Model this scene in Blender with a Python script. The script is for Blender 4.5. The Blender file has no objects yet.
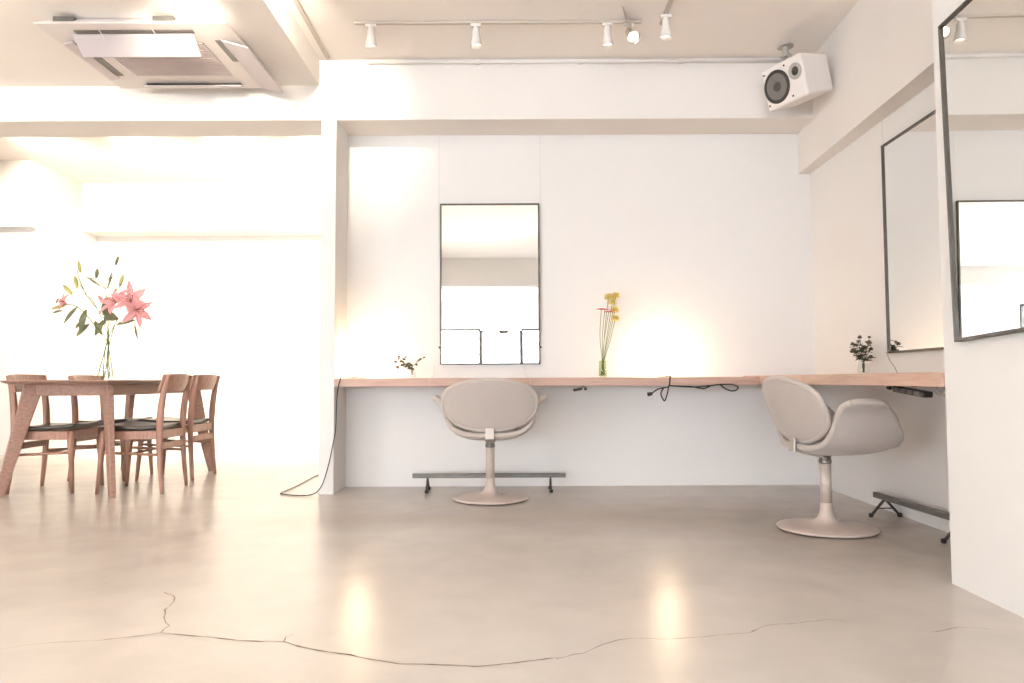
import bpy, bmesh, math, random
from mathutils import Vector, Matrix
random.seed(7)
PI = math.pi
C = bpy.context.scene.collection
SC = bpy.context.scene

# ------------------------------------------------------------------ materials
def new_mat(name):
    m = bpy.data.materials.new(name); m.use_nodes = True
    return m, m.node_tree.nodes, m.node_tree.links, m.node_tree.nodes['Principled BSDF']

def srgb(r, g, b):
    f = lambda c: (c/255/12.92) if c/255 <= .04045 else ((c/255+.055)/1.055)**2.4
    return (f(r), f(g), f(b), 1)

def mat(name, col, rough=.5, metal=0, var=.06, scale=18, bump=0, bscale=120, coat=0, spec=.5, sheen=0):
    m, N, L, B = new_mat(name)
    tc = N.new('ShaderNodeTexCoord'); nz = N.new('ShaderNodeTexNoise')
    nz.inputs['Scale'].default_value = scale; nz.inputs['Detail'].default_value = 4
    L.new(tc.outputs['Object'], nz.inputs['Vector'])
    rp = N.new('ShaderNodeValToRGB')
    lo = [max(0, c*(1-var)) for c in col[:3]]; hi = [min(1, c*(1+var)) for c in col[:3]]
    rp.color_ramp.elements[0].color = (*lo, 1); rp.color_ramp.elements[1].color = (*hi, 1)
    rp.color_ramp.elements[0].position = .3; rp.color_ramp.elements[1].position = .7
    L.new(nz.outputs['Fac'], rp.inputs['Fac']); L.new(rp.outputs['Color'], B.inputs['Base Color'])
    B.inputs['Roughness'].default_value = rough; B.inputs['Metallic'].default_value = metal
    B.inputs['Coat Weight'].default_value = coat; B.inputs['Specular IOR Level'].default_value = spec
    if sheen: B.inputs['Sheen Weight'].default_value = sheen
    if bump:
        n2 = N.new('ShaderNodeTexNoise'); n2.inputs['Scale'].default_value = bscale; n2.inputs['Detail'].default_value = 3
        L.new(tc.outputs['Object'], n2.inputs['Vector'])
        bp = N.new('ShaderNodeBump'); bp.inputs['Strength'].default_value = bump; bp.inputs['Distance'].default_value = .002
        L.new(n2.outputs['Fac'], bp.inputs['Height']); L.new(bp.outputs['Normal'], B.inputs['Normal'])
    return m

def wood(name, c1, c2, rough=.45, along='Y'):
    m, N, L, B = new_mat(name)
    tc = N.new('ShaderNodeTexCoord'); mp = N.new('ShaderNodeMapping')
    s = {'X': (2, 30, 30), 'Y': (30, 2, 30), 'Z': (30, 30, 2)}[along]
    mp.inputs['Scale'].default_value = s
    nz = N.new('ShaderNodeTexNoise'); nz.inputs['Scale'].default_value = 2.2; nz.inputs['Detail'].default_value = 6
    nz.inputs['Distortion'].default_value = .6
    rp = N.new('ShaderNodeValToRGB'); rp.color_ramp.elements[0].color = c1; rp.color_ramp.elements[1].color = c2
    rp.color_ramp.elements[0].position = .3; rp.color_ramp.elements[1].position = .72
    L.new(tc.outputs['Object'], mp.inputs['Vector']); L.new(mp.outputs['Vector'], nz.inputs['Vector'])
    L.new(nz.outputs['Fac'], rp.inputs['Fac']); L.new(rp.outputs['Color'], B.inputs['Base Color'])
    B.inputs['Roughness'].default_value = rough
    return m

def emit(name, col, strength):
    m, N, L, B = new_mat(name)
    B.inputs['Base Color'].default_value = (.9, .9, .88, 1)
    B.inputs['Emission Color'].default_value = col; B.inputs['Emission Strength'].default_value = strength
    return m

def clear_glass(name, tint=(1, 1, 1, 1), refl=.12):
    m, N, L, B = new_mat(name)
    N.remove(B)
    tr = N.new('ShaderNodeBsdfTransparent'); tr.inputs['Color'].default_value = tint
    gl = N.new('ShaderNodeBsdfGlossy'); gl.inputs['Roughness'].default_value = .02
    lw = N.new('ShaderNodeLayerWeight'); lw.inputs['Blend'].default_value = .35
    pw = N.new('ShaderNodeMath'); pw.operation = 'POWER'; pw.inputs[1].default_value = 3; L.new(lw.outputs['Facing'], pw.inputs[0])
    fr = N.new('ShaderNodeMath'); fr.operation = 'MULTIPLY_ADD'; fr.inputs[1].default_value = .45; fr.inputs[2].default_value = .02; L.new(pw.outputs[0], fr.inputs[0])
    mx = N.new('ShaderNodeMixShader')
    L.new(fr.outputs[0], mx.inputs[0]); L.new(tr.outputs[0], mx.inputs[1]); L.new(gl.outputs[0], mx.inputs[2])
    L.new(mx.outputs[0], N['Material Output'].inputs['Surface'])
    return m

M = {}
M['wall'] = mat('white_wall_paint', (.785, .776, .768, 1), .75, var=.012, scale=1.4, bump=.12, bscale=90)
M['ceil'] = mat('ceiling_paint', (.92, .885, .85, 1), .8, var=.015, scale=2, bump=.1)
M['beam'] = mat('beam_paint', (.80, .776, .752, 1), .75, var=.012, scale=2, bump=.12)
M['frame'] = mat('dark_metal_frame', (.075, .068, .062, 1), .42, .6, var=.1)
M['steel_dark'] = mat('blackened_steel', (.05, .045, .042, 1), .45, .4, var=.15)
M['greytube'] = mat('grey_bar', (.13, .125, .115, 1), .45, .3, var=.1)
M['white_metal'] = mat('white_enamel', (.80, .78, .75, 1), .4, var=.01)
M['trackm'] = mat('track_enamel', (.55, .50, .45, 1), .5, var=.01)
M['white_plastic'] = mat('white_plastic', (.82, .78, .765, 1), .5, var=.01)
M['grille'] = mat('grille_plastic', (.62, .56, .56, 1), .6, var=.02)
M['black'] = mat('black_rubber', (.018, .017, .016, 1), .5, var=.2)
M['cable_grey'] = mat('grey_cable', (.20, .19, .17, 1), .5, var=.1)
M['wire'] = mat('thin_steel_wire', (.62, .60, .58, 1), .5, .1, var=.02)
M['chrome'] = mat('polished_chrome', (.75, .74, .72, 1), .16, 1, var=.02)
M['collar'] = mat('collar_steel', (.20, .18, .165, 1), .4, .6, var=.05)
M['brushed'] = mat('brushed_steel', (.50, .46, .42, 1), .5, .45, var=.03)
M['fabric'] = mat('greige_wool', (.445, .40, .375, 1), .9, var=.02, scale=60, bump=.2, bscale=900, spec=.2, sheen=.3)
M['fabric_in'] = mat('greige_wool_edge', (.47, .42, .39, 1), .9, var=.02, scale=60, bump=.2, bscale=900, spec=.2, sheen=.3)
M['base'] = mat('greige_enamel', (.52, .445, .405, 1), .35, var=.03)
M['cone'] = mat('speaker_cone', (.16, .15, .145, 1), .7, var=.05)
M['rubber'] = mat('speaker_surround', (.03, .028, .027, 1), .6, var=.1)
M['dust'] = mat('dust_cap', (.06, .057, .055, 1), .4, var=.1)
M['tweet'] = mat('tweeter_plate', (.42, .40, .38, 1), .5, var=.05)
M['counter'] = wood('counter_wood', srgb(174, 142, 129), srgb(194, 165, 151), .5, 'X')
M['counter_y'] = wood('counter_wood_side', srgb(174, 142, 129), srgb(194, 165, 151), .5, 'Y')
M['table'] = wood('walnut_table', srgb(140, 108, 97), srgb(166, 134, 121), .45, 'Y')
M['chairwood'] = wood('walnut_chair', srgb(134, 98, 84), srgb(166, 128, 112), .42, 'Z')
M['leather'] = mat('black_leather', (.035, .03, .027, 1), .32, var=.15, bump=.2, bscale=200)
M['glass'] = clear_glass('clear_glass')
M['vase'] = clear_glass('vase_glass', (.965, .975, .965, 1))
M['vase_g'] = clear_glass('green_vase_glass', (.90, .93, .84, 1))
M['water'] = clear_glass('vase_water', (.97, .98, .96, 1))
M['stem'] = mat('flower_stem', srgb(96, 118, 62), .55, var=.15)
M['leaf'] = mat('lily_leaf', srgb(92, 104, 70), .5, var=.2)
M['leafdk'] = mat('dark_leaf', srgb(52, 60, 38), .5, var=.25)
M['bud'] = mat('lily_bud', srgb(188, 196, 120), .5, var=.12)
M['pinkp'] = mat('pink_lily_petal', srgb(238, 152, 164), .55, var=.12, scale=30)
M['pinkb'] = mat('pink_bud', srgb(222, 150, 146), .55, var=.12)
M['gerb'] = mat('gerbera_pink', srgb(228, 96, 112), .6, var=.12)
M['yell'] = mat('yellow_petal', srgb(244, 208, 92), .6, var=.12)
M['rose'] = mat('dried_flower', srgb(78, 66, 56), .7, var=.3)
M['anther'] = mat('anther_brown', srgb(120, 70, 40), .7, var=.2)
def leafy(name, col, amt=.45, var=.15, rough=.55):
    m = mat(name, col, rough, var=var, scale=30); N = m.node_tree.nodes; L = m.node_tree.links; B = N['Principled BSDF']
    src = B.inputs['Base Color'].links[0].from_socket
    tr = N.new('ShaderNodeBsdfTranslucent'); mx = N.new('ShaderNodeMixShader'); mx.inputs[0].default_value = amt
    L.new(src, tr.inputs['Color']); L.new(B.outputs[0], mx.inputs[1]); L.new(tr.outputs[0], mx.inputs[2])
    L.new(mx.outputs[0], N['Material Output'].inputs['Surface']); return m
M['leaf'] = leafy('lily_leaf', srgb(146, 154, 124)); M['leafdk'] = leafy('dark_leaf', srgb(78, 84, 62), .3, .25)
M['bud'] = leafy('lily_bud', srgb(214, 216, 158)); M['pinkp'] = leafy('pink_lily_petal', srgb(255, 208, 212), .5, .08)
M['pinkb'] = leafy('pink_bud', srgb(232, 176, 170)); M['yell'] = leafy('yellow_petal', srgb(255, 238, 165), .5, .1)
M['gerb'] = leafy('gerbera_pink', srgb(236, 128, 138), .4, .1); M['rose'] = leafy('dried_flower', srgb(98, 92, 78), .3, .3)
M['vane'] = mat('vane_plastic', (.66, .61, .63, 1), .5, var=.01)
M['lamp'] = emit('lamp_globe', (1, .74, .46, 1), 52)
M['bulb'] = emit('spot_bulb', (1, .82, .58, 1), 6)
M['bulb_hot'] = emit('spot_bulb_bright', (1, .9, .75, 1), 12)

mm, N, L, B = new_mat('mirror_silver')
B.inputs['Base Color'].default_value = (.93, .945, .94, 1); B.inputs['Metallic'].default_value = 1; B.inputs['Roughness'].default_value = .0
nz = N.new('ShaderNodeTexNoise'); nz.inputs['Scale'].default_value = 3
ml = N.new('ShaderNodeMath'); ml.operation = 'MULTIPLY'; ml.inputs[1].default_value = .004
L.new(nz.outputs['Fac'], ml.inputs[0]); L.new(ml.outputs[0], B.inputs['Roughness'])
M['mirror'] = mm

# polished concrete with wear patches
mm, N, L, B = new_mat('polished_concrete')
tc = N.new('ShaderNodeTexCoord')
def noise(scale, det=5, dist=0):
    n = N.new('ShaderNodeTexNoise'); n.inputs['Scale'].default_value = scale; n.inputs['Detail'].default_value = det
    n.inputs['Distortion'].default_value = dist; L.new(tc.outputs['Object'], n.inputs['Vector']); return n
n1 = noise(.55, 6, .6); n2 = noise(5, 6, .3); n3 = noise(40, 3)
r1 = N.new('ShaderNodeValToRGB')
r1.color_ramp.elements[0].color = (.56, .52, .485, 1); r1.color_ramp.elements[1].color = (.66, .62, .585, 1)
r1.color_ramp.elements[0].position = .35; r1.color_ramp.elements[1].position = .62
L.new(n1.outputs['Fac'], r1.inputs['Fac'])
r2 = N.new('ShaderNodeValToRGB')
r2.color_ramp.elements[0].color = (.93, .93, .93, 1); r2.color_ramp.elements[1].color = (1, 1, 1, 1)
r2.color_ramp.elements[0].position = .3; r2.color_ramp.elements[1].position = .65
L.new(n2.outputs['Fac'], r2.inputs['Fac'])
mx = N.new('ShaderNodeMix'); mx.data_type = 'RGBA'; mx.blend_type = 'MULTIPLY'; mx.inputs[0].default_value = 1
L.new(r1.outputs['Color'], mx.inputs[6]); L.new(r2.outputs['Color'], mx.inputs[7])
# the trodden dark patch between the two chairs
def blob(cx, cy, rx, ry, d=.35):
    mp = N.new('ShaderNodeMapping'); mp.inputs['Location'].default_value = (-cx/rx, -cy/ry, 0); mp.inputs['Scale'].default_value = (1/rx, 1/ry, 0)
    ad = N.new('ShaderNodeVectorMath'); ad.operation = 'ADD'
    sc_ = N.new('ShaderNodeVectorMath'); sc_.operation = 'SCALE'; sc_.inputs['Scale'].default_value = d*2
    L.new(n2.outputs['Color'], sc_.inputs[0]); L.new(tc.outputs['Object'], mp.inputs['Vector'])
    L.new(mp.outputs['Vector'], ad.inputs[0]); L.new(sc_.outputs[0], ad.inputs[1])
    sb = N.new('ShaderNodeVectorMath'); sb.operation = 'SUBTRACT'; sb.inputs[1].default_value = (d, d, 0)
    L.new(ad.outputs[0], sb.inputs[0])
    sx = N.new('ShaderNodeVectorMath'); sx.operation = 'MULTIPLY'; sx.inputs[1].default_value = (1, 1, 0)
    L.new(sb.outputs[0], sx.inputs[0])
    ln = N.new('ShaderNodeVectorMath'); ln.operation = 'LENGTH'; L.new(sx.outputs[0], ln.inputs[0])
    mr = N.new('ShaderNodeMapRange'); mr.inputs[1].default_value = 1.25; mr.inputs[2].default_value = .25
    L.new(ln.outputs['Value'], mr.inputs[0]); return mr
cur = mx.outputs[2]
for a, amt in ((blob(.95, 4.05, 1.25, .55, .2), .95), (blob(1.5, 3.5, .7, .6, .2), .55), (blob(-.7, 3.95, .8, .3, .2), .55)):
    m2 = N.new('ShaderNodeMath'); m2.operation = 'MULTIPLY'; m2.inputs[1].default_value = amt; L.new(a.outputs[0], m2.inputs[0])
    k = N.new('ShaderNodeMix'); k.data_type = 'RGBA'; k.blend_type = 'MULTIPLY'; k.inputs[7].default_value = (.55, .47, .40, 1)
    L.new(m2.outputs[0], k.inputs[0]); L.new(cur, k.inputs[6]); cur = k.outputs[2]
L.new(cur, B.inputs['Base Color'])
mr = N.new('ShaderNodeMapRange'); mr.inputs[3].default_value = .22; mr.inputs[4].default_value = .29
L.new(n2.outputs['Fac'], mr.inputs[0]); L.new(mr.outputs[0], B.inputs['Roughness'])
B.inputs['Specular IOR Level'].default_value = .6
bp = N.new('ShaderNodeBump'); bp.inputs['Strength'].default_value = .015; bp.inputs['Distance'].default_value = .01
L.new(n3.outputs['Fac'], bp.inputs['Height']); L.new(bp.outputs['Normal'], B.inputs['Normal'])
M['floor'] = mm
M['crack'] = mat('crack_dirt', (.20, .15, .12, 1), .8, var=.4, scale=30)

# ------------------------------------------------------------------ mesh helpers
def link(name, bm, m, parent=None, smooth=False, mods=(), loc=None):
    me = bpy.data.meshes.new(name)
    bmesh.ops.recalc_face_normals(bm, faces=bm.faces)
    bm.to_mesh(me); bm.free()
    ms = m if isinstance(m, (list, tuple)) else [m]
    for x in ms: me.materials.append(x)
    if smooth:
        for p in me.polygons: p.use_smooth = True
    o = bpy.data.objects.new(name, me); C.objects.link(o)
    if parent: o.parent = parent
    if loc: o.location = loc
    for kind, kw in mods:
        d = o.modifiers.new(kind.lower(), kind)
        for a, b in kw.items(): setattr(d, a, b)
    return o

def tag(o, label=None, cat=None, group=None, kind=None):
    if label: o['label'] = label
    if cat: o['category'] = cat
    if group: o['group'] = group
    if kind: o['kind'] = kind
    return o

def thing(name, label, cat, loc=(0, 0, 0), rz=0, group=None, rot=None):
    o = bpy.data.objects.new(name, None); C.objects.link(o)
    o.location = loc; o.rotation_euler = rot if rot else (0, 0, rz); o.empty_display_size = .1
    return tag(o, label, cat, group)

def dup(root, label, loc, rz, group=None):
    r = root.copy(); C.objects.link(r); r.location = loc; r.rotation_euler = (0, 0, rz)
    r['label'] = label
    if group: r['group'] = group
    for ch in list(root.children):
        c = ch.copy(); C.objects.link(c); c.parent = r
        for g in ch.children:
            d = g.copy(); C.objects.link(d); d.parent = c
    return r

def box(bm, x0, x1, y0, y1, z0, z1, mi=0, bev=0):
    vs = [bm.verts.new(p) for p in ((x0, y0, z0), (x1, y0, z0), (x1, y1, z0), (x0, y1, z0), (x0, y0, z1), (x1, y0, z1), (x1, y1, z1), (x0, y1, z1))]
    fs = [bm.faces.new([vs[i] for i in q]) for q in ((3, 2, 1, 0), (4, 5, 6, 7), (0, 1, 5, 4), (1, 2, 6, 5), (2, 3, 7, 6), (3, 0, 4, 7))]
    for f in fs: f.material_index = mi
    if bev:
        es = list({e for f in fs for e in f.edges})
        bmesh.ops.bevel(bm, geom=es, offset=bev, segments=2, affect='EDGES', profile=.5)
    return vs

def prism(bm, pts, z0, z1):
    a = [bm.verts.new((x, y, z0)) for x, y in pts]; b = [bm.verts.new((x, y, z1)) for x, y in pts]
    n = len(pts); bm.faces.new(list(reversed(a))); bm.faces.new(b)
    for i in range(n): bm.faces.new((a[i], a[(i+1) % n], b[(i+1) % n], b[i]))

def lathe(bm, prof, seg=32, cx=0, cy=0, cz=0, mtx=None, cap=True):
    rings = []
    for r, z in prof:
        rings.append([bm.verts.new((cx+r*math.cos(2*PI*i/seg), cy+r*math.sin(2*PI*i/seg), cz+z)) for i in range(seg)] if r > 1e-6 else [bm.verts.new((cx, cy, cz+z))])
    for a, b in zip(rings, rings[1:]):
        for i in range(seg):
            j = (i+1) % seg
            if len(a) == 1 and len(b) == 1: continue
            if len(a) == 1: bm.faces.new((a[0], b[i], b[j]))
            elif len(b) == 1: bm.faces.new((a[i], a[j], b[0]))
            else: bm.faces.new((a[i], a[j], b[j], b[i]))
    if cap:
        for r in (rings[0], rings[-1]):
            if len(r) > 2: bm.faces.new(r)
    vs = [v for r in rings for v in r]
    if mtx is not None: bmesh.ops.transform(bm, matrix=mtx, verts=vs)
    return vs

def smooth_path(pts, n=6):
    P = [Vector(p) for p in pts]
    if len(P) < 3: return P
    out = []
    for i in range(len(P)-1):
        p0 = P[max(i-1, 0)]; p1 = P[i]; p2 = P[i+1]; p3 = P[min(i+2, len(P)-1)]
        for k in range(n):
            t = k/n
            out.append(.5*((2*p1)+(p2-p0)*t+(2*p0-5*p1+4*p2-p3)*t*t+(3*p1-p0-3*p2+p3)*t**3))
    out.append(P[-1]); return out

def tube(bm, pts, rad, seg=8, flat=(1, 1), up=None, cap=True):
    P = [Vector(p) for p in pts]; n = len(P)
    R = rad if isinstance(rad, (list, tuple)) else None
    rings = []; prev = None
    for i, p in enumerate(P):
        t = (P[min(i+1, n-1)]-P[max(i-1, 0)]).normalized()
        if prev is None:
            ref = Vector(up) if up else (Vector((0, 0, 1)) if abs(t.z) < .9 else Vector((1, 0, 0)))
            a = (ref-t*ref.dot(t)).normalized()
        else:
            a = (prev-t*prev.dot(t)).normalized()
        prev = a; b = t.cross(a)
        r = (R[0]+(R[-1]-R[0])*i/(n-1) if len(R) == 2 else R[i]) if R else rad
        rings.append([bm.verts.new(p+a*(r*flat[0]*math.cos(2*PI*k/seg))+b*(r*flat[1]*math.sin(2*PI*k/seg))) for k in range(seg)])
    for a, b in zip(rings, rings[1:]):
        for k in range(seg): bm.faces.new((a[k], a[(k+1) % seg], b[(k+1) % seg], b[k]))
    if cap: bm.faces.new(list(reversed(rings[0]))); bm.faces.new(rings[-1])

def bar(bm, p, q, w, d, w2=None, d2=None, up=(0, 0, 1)):
    """a straight tapered bar with a rectangular section; w lies along UP"""
    p, q = Vector(p), Vector(q); t = (q-p).normalized(); a = Vector(up); a = (a-t*a.dot(t)).normalized(); b = t.cross(a)
    w2 = w2 or w; d2 = d2 or d
    A = [bm.verts.new(p+a*(sx*w/2)+b*(sy*d/2)) for sx, sy in ((1, 1), (1, -1), (-1, -1), (-1, 1))]
    D = [bm.verts.new(q+a*(sx*w2/2)+b*(sy*d2/2)) for sx, sy in ((1, 1), (1, -1), (-1, -1), (-1, 1))]
    bm.faces.new(A); bm.faces.new(list(reversed(D)))
    for i in range(4): bm.faces.new((A[i], D[i], D[(i+1) % 4], A[(i+1) % 4]))

def sheet(bm, fn, nu, nv):
    g = [[bm.verts.new(fn(i/nu, j/nv)) for j in range(nv+1)] for i in range(nu+1)]
    for i in range(nu):
        for j in range(nv): bm.faces.new((g[i][j], g[i+1][j], g[i+1][j+1], g[i][j+1]))

BEV = ('BEVEL', dict(width=.004, segments=2, limit_method='ANGLE'))
def nb(): return bmesh.new()
def struct(name, bm, m, label, cat, **k):
    return tag(link(name, bm, m, **k), label, cat, None, 'structure')

# ------------------------------------------------------------------ the room (metres; camera at the origin, y into the picture)
SL = .026
def rwx(y): return 2.10-SL*(5.14-y)          # right wall
def bmx(y): return 2.02-.050*(5.14-y)        # right beam's inner face
def plx(y): return 1.562-SL*(2.675-y)        # right pier's face
ZC, ZL, ZD, ZB = 2.862, 2.69, 2.98, 2.455

# floor, with the cracks let into its surface
bm = nb()
box(bm, -6.7, 2.6, -8.7, 8.9, -.12, 0)
def crack(pts, w, jit, step=.025):
    P = [Vector((x, y, 0)) for x, y in pts]; line = []
    for a, b in zip(P, P[1:]):
        n = max(2, int((b-a).length/step))
        for k in range(n): line.append(a.lerp(b, k/n))
    line.append(P[-1])
    dv = []
    off = 0
    for i, p in enumerate(line):
        t = (line[min(i+1, len(line)-1)]-line[max(i-1, 0)]).normalized(); nrm = Vector((-t.y, t.x, 0))
        off = off*.6+random.uniform(-jit, jit)
        ww = w*random.choice((.35, .5, .8, 1, 1.3, .6))
        c = p+nrm*off
        dv.append((bm.verts.new(c+nrm*ww+Vector((0, 0, .0006))), bm.verts.new(c-nrm*ww+Vector((0, 0, .0006)))))
    for (a, b), (c, d) in zip(dv, dv[1:]):
        f = bm.faces.new((a, c, d, b)); f.material_index = 1
CRACKS = [
    ([(-1.018, 2.192), (-.885, 2.165), (-.803, 2.139), (-.694, 2.11), (-.642, 2.113), (-.586, 2.074), (-.494, 2.035), (-.435, 2.013), (-.377, 1.984), (-.292, 1.949), (-.1, 1.93), (.109, 1.985)], .0030, .004),
    ([(-1.018, 2.192), (-1.035, 2.253), (-1.067, 2.309), (-1.085, 2.368), (-1.117, 2.409), (-1.145, 2.517), (-1.202, 2.611)], .0026, .010),
    ([(-.642, 2.113), (-.643, 2.154), (-.639, 2.179)], .0022, .005),
    ([(-1.018, 2.192), (-1.069, 2.159), (-1.17, 2.136), (-1.274, 2.121), (-1.353, 2.091), (-1.401, 2.061)], .0017, .005),
    ([(.109, 1.985), (.186, 2.02), (.269, 2.102), (.344, 2.133), (.413, 2.124), (.501, 2.139), (.588, 2.146), (.681, 2.17), (.742, 2.23), (.825, 2.247), (.959, 2.282), (1.011, 2.263)], .0020, .006),
    ([(1.2, 2.172), (1.307, 2.205), (1.382, 2.187)], .0018, .006),
    ([(-.907, 3.82), (-.706, 3.98), (-.543, 4.155), (-.368, 4.381)], .0028, .012),
]
for a in CRACKS: crack(*a)
struct('floor', bm, [M['floor'], M['crack']], 'polished beige concrete floor with thin branching cracks', 'floor')

bm = nb(); box(bm, -1.27, 2.4, -8.7, 4.86, ZC, ZC+.2)
struct('ceiling', bm, M['ceil'], 'warm white flat ceiling above the mirrors and chairs', 'ceiling')
bm = nb(); box(bm, -6.7, -1.27, -8.7, 4.86, ZL, ZC+.2)
struct('ceiling_lowered', bm, M['ceil'], 'lower white ceiling around the air conditioner', 'ceiling')
bm = nb(); box(bm, -6.7, -1.15, 5.10, 8.9, ZD, ZD+.2)
struct('ceiling_dining', bm, M['ceil'], 'bright white ceiling over the dining table behind the beam', 'ceiling')

bm = nb(); box(bm, -1.152, 2.3, 5.14, 5.34, 0, ZB+.3)
struct('wall_back', bm, M['wall'], 'white wall behind the long wooden counter and its mirror', 'wall')
bm = nb(); prism(bm, [(rwx(-8.7), -8.7), (2.45, -8.7), (2.45, 5.3), (rwx(5.3), 5.3)], 0, ZC+.1)
struct('wall_right', bm, M['wall'], 'white side wall behind the right hand counter', 'wall')
bm = nb(); box(bm, -6.7, 2.3, 4.82, 5.14, ZB, ZC+.3, bev=.004)
struct('beam', bm, M['beam'], 'deep white beam spanning the room above the counter and table', 'beam')
bm = nb(); prism(bm, [(bmx(2.67), 2.67), (rwx(2.67)+.05, 2.67), (rwx(5.14)+.05, 5.14), (bmx(5.14), 5.14)], 2.168, ZC+.05)
struct('beam.001', bm, M['beam'], 'lower white beam running along the side wall under the loudspeaker', 'beam')
bm = nb(); box(bm, -1.25, -1.152, 4.80, 5.34, 0, ZB+.01, bev=.003)
struct('pillar', bm, M['wall'], 'narrow white pillar at the end of the counter', 'pillar')
bm = nb(); prism(bm, [(plx(.6), .6), (rwx(.6)+.1, .6), (rwx(2.675)+.1, 2.675), (plx(2.675), 2.675)], 0, ZC+.05)
struct('pillar.001', bm, M['wall'], 'broad white pier carrying the nearest mirror', 'pillar')
bm = nb(); box(bm, -1.25, -1.152, 5.34, 8.9, 0, ZD+.1)
struct('wall_dining', bm, M['wall'], 'white side wall of the dining area', 'wall')
bm = nb(); box(bm, -6.7, -1.15, 8.6, 8.8, 0, ZD+.1)
struct('wall_far', bm, M['wall'], 'bright white far wall behind the dining table', 'wall')
bm = nb(); box(bm, -4.86, -1.25, 8.28, 8.6, 2.43, ZD, bev=.004)
struct('beam.002', bm, M['beam'], 'white beam across the far wall above the lilies', 'beam')
bm = nb(); box(bm, -6.6, -4.86, 7.50, 8.6, 0, 2.30)
struct('wall_recess', bm, M['wall'], 'pale wall face in the corner left of the dining table', 'wall')
bm = nb(); box(bm, -6.6, -4.86, 7.40, 8.6, 2.30, ZD, bev=.004)
struct('beam.003', bm, M['beam'], 'white bulkhead over the pale corner wall', 'beam')
bm = nb(); box(bm, -6.6, 1.72, -2.95, -2.60, 2.37, ZC+.1, bev=.004)
struct('beam.004', bm, M['beam'], 'white beam across the street half of the room, seen in the mirrors', 'beam')
bm = nb()
# left wall with an opening for the added daylight window, behind the camera
for a in ((-8.7, -5.6, 0, 3.1), (-5.6, -1.6, 0, .5), (-5.6, -1.6, 2.35, 3.1), (-1.6, 8.9, 0, 3.1)):
    box(bm, -6.7, -6.5, a[0], a[1], a[2], a[3])
struct('wall_left', bm, M['wall'], 'white wall with a wide added window, out of view behind the camera', 'wall')
bm = nb()
WX0, WX1 = -6.0, 1.45
for a in ((-6.7, WX0, 0, 3.1), (WX1, 2.4, 0, 3.1), (WX0, WX1, 2.03, 3.1)):
    box(bm, a[0], a[1], -8.7, -8.5, a[2], a[3])
struct('wall_rear', bm, M['wall'], 'cream wall over the glazed shop front, seen in the mirrors', 'wall')

# shop front glazing seen in the mirrors: fixed lights either side of a door
def glazing(name, x0, x1, z0, z1, y, label, mull=(), cat='window', axis='x'):
    bm = nb(); w = .045
    def bx(a0, a1, c0, c1, t=.03):
        if axis == 'x': box(bm, a0, a1, y-t, y+t, c0, c1)
        else: box(bm, y-t, y+t, a0, a1, c0, c1)
    bx(x0, x1, z1-w, z1); bx(x0, x1, z0, z0+w)
    for a in (x0, x1-w): bx(a, a+w, z0+w, z1-w)
    for k in mull: bx(k-w/2, k+w/2, z0+w, z1-w)
    o = struct(name, bm, M['frame'], label, cat)
    g = nb()
    if axis == 'x': box(g, x0+w, x1-w, y-.004, y+.004, z0+w, z1-w)
    else: box(g, y-.004, y+.004, x0+w, x1-w, z0+w, z1-w)
    link('pane', g, M['glass'], o)
    return o
glazing('window_1', WX0, -.80, 0, 2.03, -8.6, 'tall glazed shop front panes left of the street door in the mirror', (-4.3, -2.6))
glazing('window_2', .24, WX1, 0, 2.03, -8.6, 'tall glazed shop front pane right of the street door in the mirror')
d = glazing('door_1', -.80, .24, 0, 2.0, -8.6, 'framed glass street door reflected in the counter mirror', cat='door')
bm = nb(); box(bm, -.32, -.10, -8.56, -8.50, 1.90, 1.955, bev=.006); link('door_closer', bm, M['frame'], d)
bm = nb(); box(bm, -.75, .19, -8.612, -8.588, .1, .85); link('lower_panel', bm, M['white_plastic'], d)
glazing('window_added', -5.6, -1.6, .5, 2.35, -6.6, 'wide window added in the side wall for daylight', (-4.25, -2.95), axis='y')  # added window, out of view, to let more daylight in

# ------------------------------------------------------------------ counter
cn = thing('wall_counter', 'pale wooden L-shaped counter shelf along two white walls', 'counter', (0, 0, 0))
bm = nb(); box(bm, -1.150, 1.600, 4.785, 5.138, .691, .744); link('board', bm, M['counter'], cn, mods=[('BEVEL', dict(width=.003, segments=2))])
bm = nb(); prism(bm, [(1.602-SL*2.0, 2.68), (rwx(2.68)-.003, 2.68), (rwx(5.138)-.003, 5.138), (1.602, 5.138)], .698, .752)
link('board', bm, M['counter_y'], cn, mods=[('BEVEL', dict(width=.003, segments=2))])

# ------------------------------------------------------------------ mirrors
def mirror(label, w, h, loc, rot, wires=.5, group=None):
    """local: x across, z up from the lower edge, front face towards -y, back at y=0"""
    t = thing('wall_mirror', label, 'mirror', loc, rot=rot, group=group)
    bm = nb(); fw, dp = .011, .024
    for a in ((-w/2, w/2, 0, fw), (-w/2, w/2, h-fw, h), (-w/2, -w/2+fw, fw, h-fw), (w/2-fw, w/2, fw, h-fw)):
        box(bm, a[0], a[1], -dp, 0, a[2], a[3])
    link('frame', bm, M['frame'], t, mods=[('BEVEL', dict(width=.0015, segments=1))])
    bm = nb(); box(bm, -w/2+fw, w/2-fw, -.016, -.004, fw, h-fw); link('mirror_glass', bm, M['mirror'], t)
    if wires:
        for s in (-1, 1):
            bm = nb(); tube(bm, [(s*(w/2+.004), -.008, h*.12), (s*(w/2+.006), -.008, h), (s*(w/2+.008), -.008, h+wires)], .0011, 6)
            link('hanging_wire', bm, M['wire'], t)
            bm = nb(); lathe(bm, [(.006, 0), (.006, .014)], 10, s*(w/2+.004), -.010, h*.10); link('wire_clip', bm, M['steel_dark'], t)
    return t
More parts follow.
